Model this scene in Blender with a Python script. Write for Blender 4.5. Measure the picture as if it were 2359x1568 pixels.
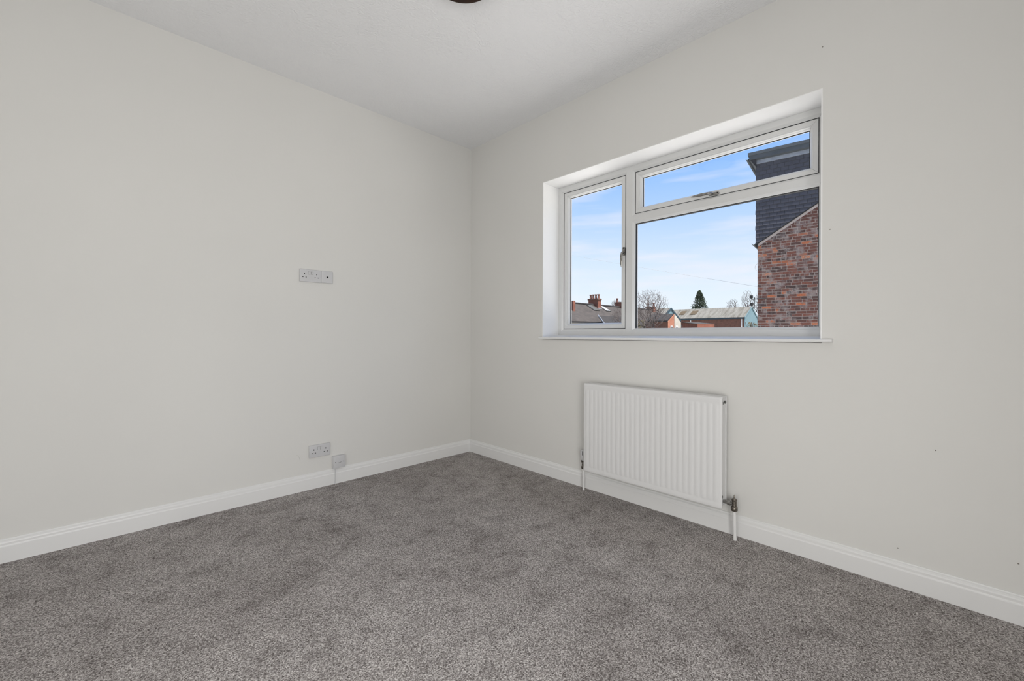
import bpy, bmesh, math, random
import numpy as np
from mathutils import Vector, Matrix

random.seed(7)
scene = bpy.context.scene
for o in list(bpy.data.objects):
    bpy.data.objects.remove(o, do_unlink=True)
C = scene.collection

# ------------------------------------------------------------------ camera
IMG_W, IMG_H = 2359.0, 1568.0
FPX, CX, CY = 981.14, 1179.5, 770.84          # focal length (px) and horizon row
CAM = Vector((-2.478, -3.092, 1.075))
YAW, ROLL = math.radians(45.728), math.radians(0.2165)
fw = Vector((math.cos(YAW), math.sin(YAW), 0))
rt0 = Vector((math.sin(YAW), -math.cos(YAW), 0))
up0 = Vector((0, 0, 1))
rt = rt0 * math.cos(ROLL) + up0 * math.sin(ROLL)
up = up0 * math.cos(ROLL) - rt0 * math.sin(ROLL)
cam_data = bpy.data.cameras.new('camera')
cam_data.sensor_fit = 'HORIZONTAL'
cam_data.sensor_width = 36.0
cam_data.lens = 36.0 * FPX / IMG_W
cam_data.shift_y = -(IMG_H / 2 - CY) / IMG_W
cam_data.clip_start, cam_data.clip_end = 0.05, 2000
cam = bpy.data.objects.new('camera', cam_data)
m = Matrix((rt, up, -fw)).transposed().to_4x4()
m.translation = CAM
cam.matrix_world = m
C.objects.link(cam)
scene.camera = cam

def ray(px, py):
    return fw + rt * ((px - CX) / FPX) - up * ((py - CY) / FPX)
def at(px, py, depth):
    return CAM + ray(px, py) * depth
def on_plane(px, py, p0, nrm):
    d = ray(px, py)
    return CAM + d * ((p0 - CAM).dot(nrm) / d.dot(nrm))

# ------------------------------------------------------------------ world
world = bpy.data.worlds.new('sky'); scene.world = world
world.use_nodes = True
wn, wl = world.node_tree.nodes, world.node_tree.links
wn.clear()
w_out = wn.new('ShaderNodeOutputWorld'); w_bg = wn.new('ShaderNodeBackground')
w_tc = wn.new('ShaderNodeTexCoord'); w_sep = wn.new('ShaderNodeSeparateXYZ')
wl.new(w_tc.outputs['Generated'], w_sep.inputs[0])
w_ramp = wn.new('ShaderNodeValToRGB')
w_ramp.color_ramp.elements[0].position = 0.0
w_ramp.color_ramp.elements[0].color = (0.86, 0.93, 1.0, 1)
w_ramp.color_ramp.elements[1].position = 1.0
w_ramp.color_ramp.elements[1].color = (0.12, 0.28, 0.72, 1)
for pos, col in ((0.08, (0.80, 0.90, 1.0)), (0.165, (0.68, 0.82, 1.0)), (0.27, (0.45, 0.66, 1.0)), (0.35, (0.30, 0.54, 1.0)), (0.5, (0.21, 0.44, 0.96))):
    e = w_ramp.color_ramp.elements.new(pos); e.color = (*col, 1)
wl.new(w_sep.outputs['Z'], w_ramp.inputs[0])
w_map = wn.new('ShaderNodeMapping'); w_map.inputs['Scale'].default_value = (1.6, 1.6, 13.0)
wl.new(w_tc.outputs['Generated'], w_map.inputs[0])
w_noise = wn.new('ShaderNodeTexNoise'); w_noise.inputs['Scale'].default_value = 2.3
w_noise.inputs['Detail'].default_value = 3; w_noise.inputs['Roughness'].default_value = 0.55
wl.new(w_map.outputs[0], w_noise.inputs['Vector'])
w_cr = wn.new('ShaderNodeValToRGB')
w_cr.color_ramp.elements[0].position = 0.47; w_cr.color_ramp.elements[0].color = (0, 0, 0, 1)
w_cr.color_ramp.elements[1].position = 0.78; w_cr.color_ramp.elements[1].color = (0.7, 0.7, 0.7, 1)
wl.new(w_noise.outputs['Fac'], w_cr.inputs[0])
w_mix = wn.new('ShaderNodeMixRGB'); w_mix.inputs[2].default_value = (0.90, 0.89, 0.97, 1)
wl.new(w_cr.outputs[0], w_mix.inputs[0]); wl.new(w_ramp.outputs[0], w_mix.inputs[1])
wl.new(w_mix.outputs[0], w_bg.inputs[0]); wl.new(w_bg.outputs[0], w_out.inputs[0])
w_bg.inputs[1].default_value = 1.07

# ------------------------------------------------------------------ sun
sun_d = bpy.data.lights.new('sun', 'SUN'); sun_d.energy = 15.0; sun_d.angle = math.radians(6)
sun_d.color = (1.0, 0.95, 0.88)
sun = bpy.data.objects.new('sun', sun_d); C.objects.link(sun)
sun.location = (-20, -30, 30)
sun.rotation_euler = Vector((0.03, 0.36, -0.93)).to_track_quat('-Z', 'Y').to_euler()

# area lamps added at the unseen walls to brighten the room
def fill_lamp(name, sx, sz, watts, loc, aim):
    al = bpy.data.lights.new(name, 'AREA'); al.shape = 'RECTANGLE'
    al.size, al.size_y, al.energy = sx, sz, watts
    al.color = (1.0, 0.996, 0.985)
    o = bpy.data.objects.new(name, al); C.objects.link(o)
    o.location = loc; o.rotation_euler = Vector(aim).to_track_quat('-Z', 'Z').to_euler()
fill_lamp('added_fill_back', 1.52, 1.24, 18.0, (-3.612, -2.93, 0.80), (1, 0, 0))
# second added fill light, at the unseen wall beside the camera
fill_lamp('added_fill_side', 1.12, 1.24, 43.5, (-2.65, -3.912, 0.80), (0, 1, 0))

scene.cycles.max_bounces = 8
scene.cycles.diffuse_bounces = 4
scene.cycles.glossy_bounces = 2
scene.cycles.caustics_reflective = False
scene.cycles.caustics_refractive = False
scene.view_settings.view_transform = 'Standard'
scene.view_settings.look = 'None'
scene.view_settings.exposure = 0.0
scene.view_settings.gamma = 1.0
scene.view_settings.use_curve_mapping = False

# ------------------------------------------------------------------ materials
def principled(name, col, rough=0.5, metal=0.0, spec=0.5):
    mt = bpy.data.materials.new(name); mt.use_nodes = True
    b = mt.node_tree.nodes['Principled BSDF']
    b.inputs['Base Color'].default_value = (*col, 1)
    b.inputs['Roughness'].default_value = rough
    b.inputs['Metallic'].default_value = metal
    b.inputs['Specular IOR Level'].default_value = spec
    return mt
def nodes_of(mt):
    return mt.node_tree.nodes, mt.node_tree.links, mt.node_tree.nodes['Principled BSDF']
def coords(mt, scale=(1, 1, 1)):
    n, l, b = nodes_of(mt)
    tc = n.new('ShaderNodeTexCoord'); mp = n.new('ShaderNodeMapping')
    mp.inputs['Scale'].default_value = scale
    l.new(tc.outputs['Object'], mp.inputs[0])
    return mp.outputs[0]
def noise(mt, vec, scale, detail=3, rough=0.5, dist=0.0):
    n, l, b = nodes_of(mt)
    t = n.new('ShaderNodeTexNoise'); l.new(vec, t.inputs['Vector'])
    t.inputs['Scale'].default_value = scale; t.inputs['Detail'].default_value = detail
    t.inputs['Roughness'].default_value = rough; t.inputs['Distortion'].default_value = dist
    return t.outputs['Fac']
def ramp(mt, fac, stops):
    n, l, b = nodes_of(mt)
    r = n.new('ShaderNodeValToRGB'); l.new(fac, r.inputs[0])
    el = r.color_ramp.elements
    el[0].position, el[0].color = stops[0][0], (*stops[0][1], 1)
    el[1].position, el[1].color = stops[-1][0], (*stops[-1][1], 1)
    for p, c in stops[1:-1]:
        e = el.new(p); e.color = (*c, 1)
    return r.outputs[0]
def mixc(mt, fac, a, b_, mode='MIX'):
    n, l, b = nodes_of(mt)
    x = n.new('ShaderNodeMixRGB'); x.blend_type = mode
    for k, v in ((0, fac), (1, a), (2, b_)):
        if isinstance(v, (int, float)): x.inputs[k].default_value = v
        elif isinstance(v, tuple): x.inputs[k].default_value = (*v, 1)
        else: l.new(v, x.inputs[k])
    return x.outputs[0]
def bump(mt, height, strength, dist):
    n, l, b = nodes_of(mt)
    x = n.new('ShaderNodeBump'); x.inputs['Strength'].default_value = strength
    x.inputs['Distance'].default_value = dist
    l.new(height, x.inputs['Height']); l.new(x.outputs[0], b.inputs['Normal'])
def setcol(mt, sock):
    n, l, b = nodes_of(mt); l.new(sock, b.inputs['Base Color'])
def math_node(mt, op, a, b_=None, c=None):
    n, l, b = nodes_of(mt)
    x = n.new('ShaderNodeMath'); x.operation = op
    for k, v in enumerate((a, b_, c)):
        if v is None: continue
        if isinstance(v, (int, float)): x.inputs[k].default_value = v
        else: l.new(v, x.inputs[k])
    return x.outputs[0]

def wall_paint(name, spots=()):
    mt = principled(name, (0.73, 0.715, 0.69), 0.75, spec=0.0)
    v = coords(mt)
    c = ramp(mt, noise(mt, v, 1.3, 1), [(0.3, (0.725, 0.718, 0.695)), (0.7, (0.745, 0.738, 0.714))])
    n, l, b = nodes_of(mt)
    for (pos, r) in spots:                       # small nail holes in the plaster
        d = n.new('ShaderNodeVectorMath'); d.operation = 'DISTANCE'
        l.new(v, d.inputs[0]); d.inputs[1].default_value = pos
        f = math_node(mt, 'LESS_THAN', d.outputs['Value'], r)
        c = mixc(mt, f, c, (0.22, 0.20, 0.18))
    setcol(mt, c)
    bump(mt, noise(mt, v, 16, 2, 0.7), 0.10, 0.008)
    return mt
M = {}
M['wall'] = wall_paint('wall_paint')
M['wall_window'] = wall_paint('wall_paint_window', [((0, -2.6676, 2.4547), .0026), ((0, -2.6989, 1.5785), .0026), ((0, -3.0549, 0.6051), .0026), ((0, -2.9404, .1609), .0026), ((0, -3.2765, .2236), .0026)])
mt = M['ceiling'] = principled('ceiling_plaster', (0.85, 0.853, 0.862), 0.8, spec=0.0)
v = coords(mt)
n, l, b = nodes_of(mt)
wv = n.new('ShaderNodeTexWave'); wv.wave_type = 'RINGS'; wv.inputs['Scale'].default_value = 14
wv.inputs['Distortion'].default_value = 18; wv.inputs['Detail'].default_value = 3; wv.inputs['Detail Scale'].default_value = 1.6
l.new(v, wv.inputs['Vector'])
mask = noise(mt, v, 7, 2)
bump(mt, math_node(mt, 'MULTIPLY_ADD', noise(mt, v, 60, 3), 0.5, math_node(mt, 'MULTIPLY', wv.outputs['Fac'], mask)), 0.36, 0.006)
# carpet
mt = M['carpet'] = principled('carpet_pile', (0.3, 0.28, 0.27), 0.95, spec=0.0)
v = coords(mt)
n, l, b = nodes_of(mt)
vo = n.new('ShaderNodeTexVoronoi'); vo.inputs['Scale'].default_value = 300; l.new(v, vo.inputs['Vector'])
sx = n.new('ShaderNodeSeparateColor'); l.new(vo.outputs['Color'], sx.inputs[0])
f1 = noise(mt, v, 170, 2, 0.6)
f = math_node(mt, 'MULTIPLY_ADD', sx.outputs[0], 0.36, math_node(mt, 'MULTIPLY', f1, 0.64))
c = ramp(mt, f, [(0.26, (0.10, 0.086, 0.081)), (0.5, (0.355, 0.329, 0.317)), (0.76, (0.77, 0.738, 0.718))])
pile = ramp(mt, noise(mt, v, 7.5, 4, 0.72), [(0.32, (0.70, 0.69, 0.685)), (0.48, (0.97, 0.97, 0.97)), (0.7, (1.12, 1.12, 1.12))])
big = ramp(mt, noise(mt, v, 1.6, 2, 0.5), [(0.35, (0.90, 0.89, 0.885)), (0.65, (1.08, 1.08, 1.08))])
setcol(mt, mixc(mt, 1.0, mixc(mt, 1.0, c, pile, 'MULTIPLY'), big, 'MULTIPLY'))
bump(mt, f1, 0.7, 0.006)
M['gloss'] = principled('white_gloss_paint', (0.80, 0.80, 0.795), 0.35, spec=0.4)
v = coords(M['gloss']); bump(M['gloss'], noise(M['gloss'], v, 25, 3), 0.06, 0.005)
M['reveal'] = principled('white_reveal_paint', (0.92, 0.92, 0.915), 0.6, spec=0.3)
v = coords(M['reveal']); bump(M['reveal'], noise(M['reveal'], v, 12, 3), 0.08, 0.008)
M['upvc'] = principled('white_upvc', (0.80, 0.805, 0.80), 0.28, spec=0.5)
v = coords(M['upvc']); setcol(M['upvc'], ramp(M['upvc'], noise(M['upvc'], v, 6, 3), [(0.3, (0.69, 0.695, 0.69)), (0.7, (0.71, 0.713, 0.708))]))
M['rubber'] = principled('black_rubber_seal', (0.02, 0.021, 0.023), 0.7)
M['chrome'] = principled('worn_chrome', (0.55, 0.54, 0.52), 0.28, 1.0)
v = coords(M['chrome']); setcol(M['chrome'], ramp(M['chrome'], noise(M['chrome'], v, 60, 3), [(0.3, (0.24, 0.235, 0.22)), (0.7, (0.46, 0.45, 0.435))]))
M['brass_dark'] = principled('tarnished_metal', (0.20, 0.18, 0.15), 0.4, 0.9)
v = coords(M['brass_dark']); setcol(M['brass_dark'], ramp(M['brass_dark'], noise(M['brass_dark'], v, 90, 3), [(0.35, (0.08, 0.07, 0.06)), (0.7, (0.34, 0.31, 0.27))]))
M['enamel'] = principled('radiator_enamel', (0.75, 0.75, 0.75), 0.42, spec=0.4)
v = coords(M['enamel']); bump(M['enamel'], noise(M['enamel'], v, 40, 2), 0.03, 0.003)
M['plastic'] = principled('white_plastic', (0.73, 0.73, 0.745), 0.35, spec=0.45)
v = coords(M['plastic']); setcol(M['plastic'], ramp(M['plastic'], noise(M['plastic'], v, 20, 2), [(0.3, (0.60, 0.60, 0.612)), (0.7, (0.63, 0.63, 0.643))]))
M['crack'] = principled('crack_grey', (0.42, 0.41, 0.39), 0.9)  # plain grey for the hairline plaster crack
M['dark'] = principled('dark_recess', (0.015, 0.015, 0.015), 0.8)
M['grey_plastic'] = principled('grey_cap_plastic', (0.10, 0.10, 0.095), 0.5)
M['bronze'] = principled('dark_bronze', (0.035, 0.016, 0.008), 0.6, 0.0, 0.2)
v = coords(M['bronze']); setcol(M['bronze'], ramp(M['bronze'], noise(M['bronze'], v, 14, 3), [(0.3, (0.022, 0.010, 0.006)), (0.7, (0.05, 0.022, 0.011))]))
M['opal'] = principled('opal_glass', (0.85, 0.84, 0.80), 0.25)
b = nodes_of(M['opal'])[2]; b.inputs['Emission Color'].default_value = (1, 0.93, 0.82, 1); b.inputs['Emission Strength'].default_value = 0.0
# clear glass
mt = M['glass'] = bpy.data.materials.new('clear_glass'); mt.use_nodes = True
n, l = mt.node_tree.nodes, mt.node_tree.links; n.clear()
o_ = n.new('ShaderNodeOutputMaterial'); tr = n.new('ShaderNodeBsdfTransparent'); gl = n.new('ShaderNodeBsdfGlossy')
tr.inputs[0].default_value = (0.985, 0.99, 0.988, 1); gl.inputs['Roughness'].default_value = 0.02
lw = n.new('ShaderNodeLayerWeight'); lw.inputs[0].default_value = 0.5
pw_ = n.new('ShaderNodeMath'); pw_.operation = 'POWER'; pw_.inputs[1].default_value = 5.0; l.new(lw.outputs['Facing'], pw_.inputs[0])
fr = n.new('ShaderNodeMath'); fr.operation = 'MULTIPLY_ADD'; fr.inputs[1].default_value = 0.55; fr.inputs[2].default_value = 0.02; l.new(pw_.outputs[0], fr.inputs[0])
mx = n.new('ShaderNodeMixShader'); l.new(fr.outputs[0], mx.inputs[0]); l.new(tr.outputs[0], mx.inputs[1]); l.new(gl.outputs[0], mx.inputs[2]); l.new(mx.outputs[0], o_.inputs[0])
M['added_blind'] = principled('added_blind_cloth', (0.82, 0.80, 0.76), 0.9)  # cloth of the opaque sheets behind the added fill lights
v = coords(M['added_blind']); bump(M['added_blind'], noise(M['added_blind'], v, 300, 2), 0.2, 0.002)

# outdoor materials
def obj_random(mt):
    n, l, b = nodes_of(mt); return n.new('ShaderNodeObjectInfo').outputs['Random']
def brick_mat(name):
    mt = principled(name, (0.2, 0.08, 0.06), 0.9, spec=0.15)
    n, l, b = nodes_of(mt)
    geo = n.new('ShaderNodeNewGeometry')
    c = ramp(mt, obj_random(mt), [(0.0, (0.038, 0.026, 0.025)), (0.16, (0.058, 0.032, 0.029)), (0.4, (0.092, 0.039, 0.031)), (0.62, (0.125, 0.046, 0.033)), (0.84, (0.15, 0.056, 0.039)), (0.90, (0.115, 0.080, 0.070)), (0.95, (0.32, 0.098, 0.042)), (1.0, (0.36, 0.15, 0.085))])
    v = geo.outputs['Position']
    c = mixc(mt, ramp(mt, noise(mt, v, 22, 4, 0.7), [(0.45, (0, 0, 0)), (0.75, (0.75, 0.75, 0.75))]), c, (0.06, 0.040, 0.035))
    c = mixc(mt, ramp(mt, noise(mt, v, 5.5, 5, 0.7), [(0.49, (0, 0, 0)), (0.62, (0.8, 0.8, 0.8))]), c, (0.21, 0.175, 0.165))
    setcol(mt, c); bump(mt, noise(mt, v, 60, 4), 0.6, 0.01)
    return mt
M['brick'] = brick_mat('weathered_brick')
def mottled(name, a, b_, scale, rough=0.85, sc=(1, 1, 1), bs=0.3):
    mt = principled(name, a, rough, spec=0.2)
    v = coords(mt, sc)
    f = noise(mt, v, scale, 5, 0.65)
    setcol(mt, ramp(mt, f, [(0.3, a), (0.7, b_)])); bump(mt, f, bs, 0.02)
    return mt
M['mortar'] = mottled('lime_mortar', (0.36, 0.30, 0.26), (0.50, 0.43, 0.385), 14)
M['fillet'] = mottled('pale_mortar_fillet', (0.32, 0.265, 0.24), (0.45, 0.385, 0.355), 10)
mt = M['tile'] = principled('dark_slate_tile', (0.06, 0.065, 0.085), 0.6, spec=0.35)
c = ramp(mt, obj_random(mt), [(0.0, (0.036, 0.037, 0.049)), (0.5, (0.042, 0.043, 0.056)), (1.0, (0.049, 0.050, 0.064))])
setcol(mt, c); n, l, b = nodes_of(mt); bump(mt, noise(mt, n.new('ShaderNodeNewGeometry').outputs['Position'], 30, 4), 0.3, 0.01)
M['fascia'] = mottled('dark_grey_fascia', (0.045, 0.055, 0.065), (0.07, 0.08, 0.092), 5)
M['lead'] = mottled('grey_lead', (0.20, 0.22, 0.27), (0.28, 0.31, 0.36), 8, 0.6)
M['black'] = mottled('black_plastic', (0.012, 0.013, 0.015), (0.022, 0.022, 0.025), 9, 0.5)
M['farbrick'] = mottled('far_red_brick', (0.07, 0.036, 0.029), (0.15, 0.072, 0.052), 2.2)
M['farbrick2'] = mottled('far_orange_brick', (0.115, 0.042, 0.028), (0.20, 0.078, 0.052), 3)
M['orange_brick'] = mottled('orange_brick', (0.19, 0.075, 0.047), (0.29, 0.13, 0.085), 3)
M['roofslate'] = mottled('weathered_roof_slate', (0.026, 0.023, 0.022), (0.052, 0.045, 0.042), 2.0, sc=(1, 1, 1))
M['darkslate'] = mottled('dark_roof_slate', (0.016, 0.0155, 0.017), (0.030, 0.028, 0.029), 3)
M['render'] = mottled('pale_render', (0.27, 0.25, 0.22), (0.34, 0.32, 0.285), 1.5)
M['white_paint'] = mottled('white_exterior_paint', (0.48, 0.48, 0.48), (0.58, 0.58, 0.58), 3)
M['corrugated'] = principled('weathered_corrugated_sheet', (0.45, 0.45, 0.42), 0.8)
mt = M['corrugated']; v = coords(mt, (0.35, 1.6, 0.35)); v2 = coords(mt)
c = ramp(mt, noise(mt, v, 1.4, 5, 0.65), [(0.36, (0.055, 0.051, 0.042)), (0.52, (0.098, 0.095, 0.086)), (0.7, (0.12, 0.117, 0.108))])
setcol(mt, c)
M['blue'] = mottled('pale_blue_sheet', (0.090, 0.148, 0.172), (0.108, 0.168, 0.192), 1.2)
M['blue_dark'] = mottled('blue_verge_paint', (0.016, 0.034, 0.048), (0.024, 0.046, 0.062), 2)
M['tan'] = mottled('stained_rooflight', (0.05, 0.037, 0.023), (0.068, 0.052, 0.034), 2)
M['rooflight'] = principled('rooflight_glass', (0.22, 0.225, 0.23), 0.5)
M['rooflight_dark'] = principled('dark_rooflight_glass', (0.055, 0.057, 0.058), 0.7, spec=0.1)
M['pot'] = mottled('clay_pot', (0.09, 0.040, 0.033), (0.18, 0.085, 0.068), 6)
M['bark'] = mottled('grey_brown_bark', (0.045, 0.038, 0.031), (0.09, 0.075, 0.06), 3)
M['twig'] = mottled('grey_twig', (0.050, 0.041, 0.040), (0.095, 0.078, 0.076), 3)
M['conifer'] = mottled('dark_conifer_leaf', (0.007, 0.016, 0.009), (0.026, 0.040, 0.020), 2.5)
M['shrub'] = mottled('brown_green_shrub', (0.05, 0.045, 0.022), (0.13, 0.105, 0.06), 3)
M['ground'] = mottled('pale_paved_yard', (0.36, 0.35, 0.32), (0.46, 0.45, 0.42), 0.3)
M['bounce_roof'] = mottled('bounce_roof_felt', (0.59, 0.58, 0.565), (0.69, 0.68, 0.66), 1.5)  # pale surface of the added reflector below the sill
M['cable'] = principled('grey_cable', (0.30, 0.30, 0.31), 0.6)

# ------------------------------------------------------------------ mesh helpers
class MB:
    def __init__(s): s.v, s.f = [], []
    def add(s, vs, fs):
        k = len(s.v); s.v += [tuple(x) for x in vs]; s.f += [tuple(i + k for i in f) for f in fs]; return s
    def box(s, a, b):
        x0, x1 = sorted((a[0], b[0])); y0, y1 = sorted((a[1], b[1])); z0, z1 = sorted((a[2], b[2]))
        return s.add([(x0, y0, z0), (x1, y0, z0), (x1, y1, z0), (x0, y1, z0), (x0, y0, z1), (x1, y0, z1), (x1, y1, z1), (x0, y1, z1)],
                     [(0, 3, 2, 1), (4, 5, 6, 7), (0, 1, 5, 4), (1, 2, 6, 5), (2, 3, 7, 6), (3, 0, 4, 7)])
    def prism(s, poly, d):
        """closed polygon of 3-D points pushed along vector d"""
        d = Vector(d); n = len(poly); p = [Vector(q) for q in poly]
        vs = p + [q + d for q in p]
        fs = [tuple(range(n))[::-1], tuple(range(n, 2 * n))] + [(i, (i + 1) % n, n + (i + 1) % n, n + i) for i in range(n)]
        return s.add(vs, fs)
    def tube(s, pts, r, n=8, caps=True):
        pts = [Vector(p) for p in pts]
        rs = r if isinstance(r, (list, tuple)) else [r] * len(pts)
        rings = []; prev = None
        for i, p in enumerate(pts):
            t = (pts[min(i + 1, len(pts) - 1)] - pts[max(i - 1, 0)]).normalized()
            ref = Vector((0, 0, 1)) if abs(t.z) < 0.9 else Vector((1, 0, 0))
            if prev is not None:
                u = (prev - t * prev.dot(t)).normalized()
            else:
                u = t.cross(ref).normalized()
            prev = u; w = t.cross(u)
            rings.append([p + (u * math.cos(2 * math.pi * k / n) + w * math.sin(2 * math.pi * k / n)) * rs[i] for k in range(n)])
        vs = [q for rg in rings for q in rg]
        fs = [(i * n + k, i * n + (k + 1) % n, (i + 1) * n + (k + 1) % n, (i + 1) * n + k) for i in range(len(pts) - 1) for k in range(n)]
        if caps:
            fs += [tuple(range(n))[::-1], tuple((len(pts) - 1) * n + k for k in range(n))]
        return s.add(vs, fs)
    def lathe(s, prof, c=(0, 0, 0), n=32):
        """profile of (radius, z) turned around the vertical axis through c"""
        vs, fs = [], []
        for r, z in prof:
            vs += [(c[0] + r * math.cos(2 * math.pi * k / n), c[1] + r * math.sin(2 * math.pi * k / n), c[2] + z) for k in range(n)]
        for i in range(len(prof) - 1):
            fs += [(i * n + k, i * n + (k + 1) % n, (i + 1) * n + (k + 1) % n, (i + 1) * n + k) for k in range(n)]
        fs += [tuple(range(n))[::-1], tuple((len(prof) - 1) * n + k for k in range(n))]
        return s.add(vs, fs)
    def mesh(s, name, mat, off=(0, 0, 0), smooth=False, bevel=0.0, seg=2):
        me = bpy.data.meshes.new(name)
        o = Vector(off)
        me.from_pydata([Vector(q) - o for q in s.v], [], s.f)
        bm = bmesh.new(); bm.from_mesh(me)
        bmesh.ops.recalc_face_normals(bm, faces=bm.faces)
        if bevel:
            eds = [e for e in bm.edges if len(e.link_faces) == 2 and e.calc_face_angle(0) > 0.5]
            bmesh.ops.bevel(bm, geom=eds, offset=bevel, segments=seg, profile=0.5, affect='EDGES', clamp_overlap=True)
        if smooth:
            for f in bm.faces: f.smooth = True
            for e in bm.edges:
                if len(e.link_faces) == 2 and e.calc_face_angle(0) > math.radians(38): e.smooth = False
        bm.to_mesh(me); bm.free()
        me.materials.append(mat); return me
    def build(s, name, mat, parent=None, off=(0, 0, 0), smooth=False, bevel=0.0, seg=2):
        """parent given: verts are in world axes and shifted by the parent's location"""
        if parent is not None and off == (0, 0, 0) and parent.get('_world'): off = tuple(parent.location)
        o = bpy.data.objects.new(name, s.mesh(name, mat, off, smooth, bevel, seg))
        C.objects.link(o)
        if parent is not None: o.parent = parent
        return o
def tag(o, label=None, cat=None, group=None, kind=None):
    if label: o['label'] = label
    if cat: o['category'] = cat
    if group: o['group'] = group
    if kind: o['kind'] = kind
    return o
def thing(name, loc, label, cat, group=None, kind=None, rz=0.0, world=True):
    o = bpy.data.objects.new(name, None); C.objects.link(o)
    o.location = loc; o.rotation_euler = (0, 0, rz); o.empty_display_size = 0.1
    if world: o['_world'] = 1
    return tag(o, label, cat, group, kind)

# ================================================================== ROOM SHELL
H = 2.785
XB, YB = -3.6, -3.9                     # back corner of the room
tag(MB().box((XB - .3, YB - .3, -0.12), (0.3, 0.3, 0)).build('floor', M['carpet']), 'speckled grey-brown carpet covering the whole floor', 'floor', kind='structure')
tag(MB().box((XB - .3, YB - .3, H), (0.3, 0.3, H + .15)).build('ceiling', M['ceiling']), 'white textured plaster ceiling with faint swirls', 'ceiling', kind='structure')
tag(MB().box((XB - .3, 0, 0), (0, 0.3, H)).build('wall_left', M['wall']), 'off-white painted wall with the electrical sockets', 'wall', kind='structure')
WY0, WY1, WZ0, WZ1 = -0.8917, -2.6628, 1.045, 2.2545      # window opening
w = MB()
w.box((0, YB - .3, 0), (0.3, 0.3, WZ0 - .004)).box((0, YB - .3, WZ1 + .004), (0.3, 0.3, H))
w.box((0, WY0 + .004, WZ0 - .004), (0.3, 0.3, WZ1 + .004)).box((0, YB - .3, WZ0 - .004), (0.3, WY1 - .006, WZ1 + .004))
wall_right = tag(w.build('wall_right', M['wall_window']), 'off-white painted wall with the window and radiator', 'wall', kind='structure')
# white painted reveal around the window
w = MB()
w.box((0.0006, WY0, WZ0), (0.26, WY0 + .004, WZ1 + .004))
w.box((0.0006, WY1, WZ0), (0.184, WY1 - .006, WZ1 + .004))
w.box((0.0006, WY0, WZ1), (0.26, WY1, WZ1 + .004))
tag(w.build('window_reveal', M['reveal'], wall_right), 'bright white painted reveal')
# walls behind the camera
w = MB(); by0, by1, bz0, bz1 = -3.73, -2.13, 0.14, 1.46
w.box((XB, YB, 0), (XB - .3, 0, bz0)).box((XB, YB, bz1), (XB - .3, 0, H)).box((XB, by1, bz0), (XB - .3, 0, bz1)).box((XB, YB, bz0), (XB - .3, by0, bz1))
tag(w.build('wall_back', M['wall']), 'off-white painted wall opposite the window wall', 'wall', kind='structure')
dx0, dx1 = -3.25, -2.05
w = MB().box((XB - .3, YB, 0), (dx0, YB - .3, H)).box((dx1, YB, 0), (0, YB - .3, H)).box((dx0, YB, bz1), (dx1, YB - .3, H)).box((dx0, YB, 0), (dx1, YB - .3, bz0))
tag(w.build('wall_front', M['wall']), 'off-white painted wall opposite the socket wall', 'wall', kind='structure')
added_win2 = thing('added_window_back', (XB - .05, -2.93, bz0), 'added white window frame around a fill light, opposite the first window', 'window', kind='structure')  # unseen window added to house the fill light behind the camera
w = MB(); e = .04
w.box((XB - .08, by0, bz0), (XB - .02, by1, bz0 + e)).box((XB - .08, by0, bz1 - e), (XB - .02, by1, bz1))
w.box((XB - .08, by0, bz0 + e), (XB - .02, by0 + e, bz1 - e)).box((XB - .08, by1 - e, bz0 + e), (XB - .02, by1, bz1 - e))
w.build('frame', M['upvc'], added_win2)
added_win3 = thing('added_window_side', (-2.65, YB - .05, bz0), 'added white window frame around a fill light in the wall facing the sockets', 'window', kind='structure')  # another unseen window, added around the side fill light
w = MB()
w.box((dx0, YB - .08, bz0), (dx1, YB - .02, bz0 + e)).box((dx0, YB - .08, bz1 - e), (dx1, YB - .02, bz1))
w.box((dx0, YB - .08, bz0 + e), (dx0 + e, YB - .02, bz1 - e)).box((dx1 - e, YB - .08, bz0 + e), (dx1, YB - .02, bz1 - e))
w.build('frame', M['upvc'], added_win3)
MB().box((dx0 + e, YB - .06, bz0 + e), (dx1 - e, YB - .05, bz1 - e)).build('added_blind', M['added_blind'], added_win3)
MB().box((XB - .06, by0 + e, bz0 + e), (XB - .05, by1 - e, bz1 - e)).build('added_blind', M['added_blind'], added_win2)

# skirting boards: stepped ogee profile (offset from wall, height)
prof = [(0, 0), (.016, 0), (.016, .074), (.0135, .0775), (.0125, .081), (.0125, .091), (.0115, .096), (.008, .1005), (.006, .1015), (.006, .106), (.0045, .110), (0, .110)]
def skirting(name, wall, a, b_, label, mitre_a=True, mitre_b=False):
    vs, fs = [], []; n = len(prof)
    for end in (0, 1):
        for d, z in prof:
            if wall == 'left':   x = (a + (-d if mitre_a else 0)) if end == 0 else b_; vs.append((x, -d, z))
            else:                y = (a + (-d if mitre_a else 0)) if end == 0 else b_; vs.append((-d, y, z))
    fs = [(i, (i + 1) % n, n + (i + 1) % n, n + i) for i in range(n)] + [tuple(range(n)), tuple(range(n, 2 * n))]
    tag(MB().add(vs, fs).build(name, M['gloss']), label, 'skirting board', kind='structure')
skirting('baseboard_left', 'left', 0, XB, 'white gloss skirting board below the sockets')
skirting('baseboard_right', 'right', 0, YB, 'white gloss skirting board running behind the radiator')

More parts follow.
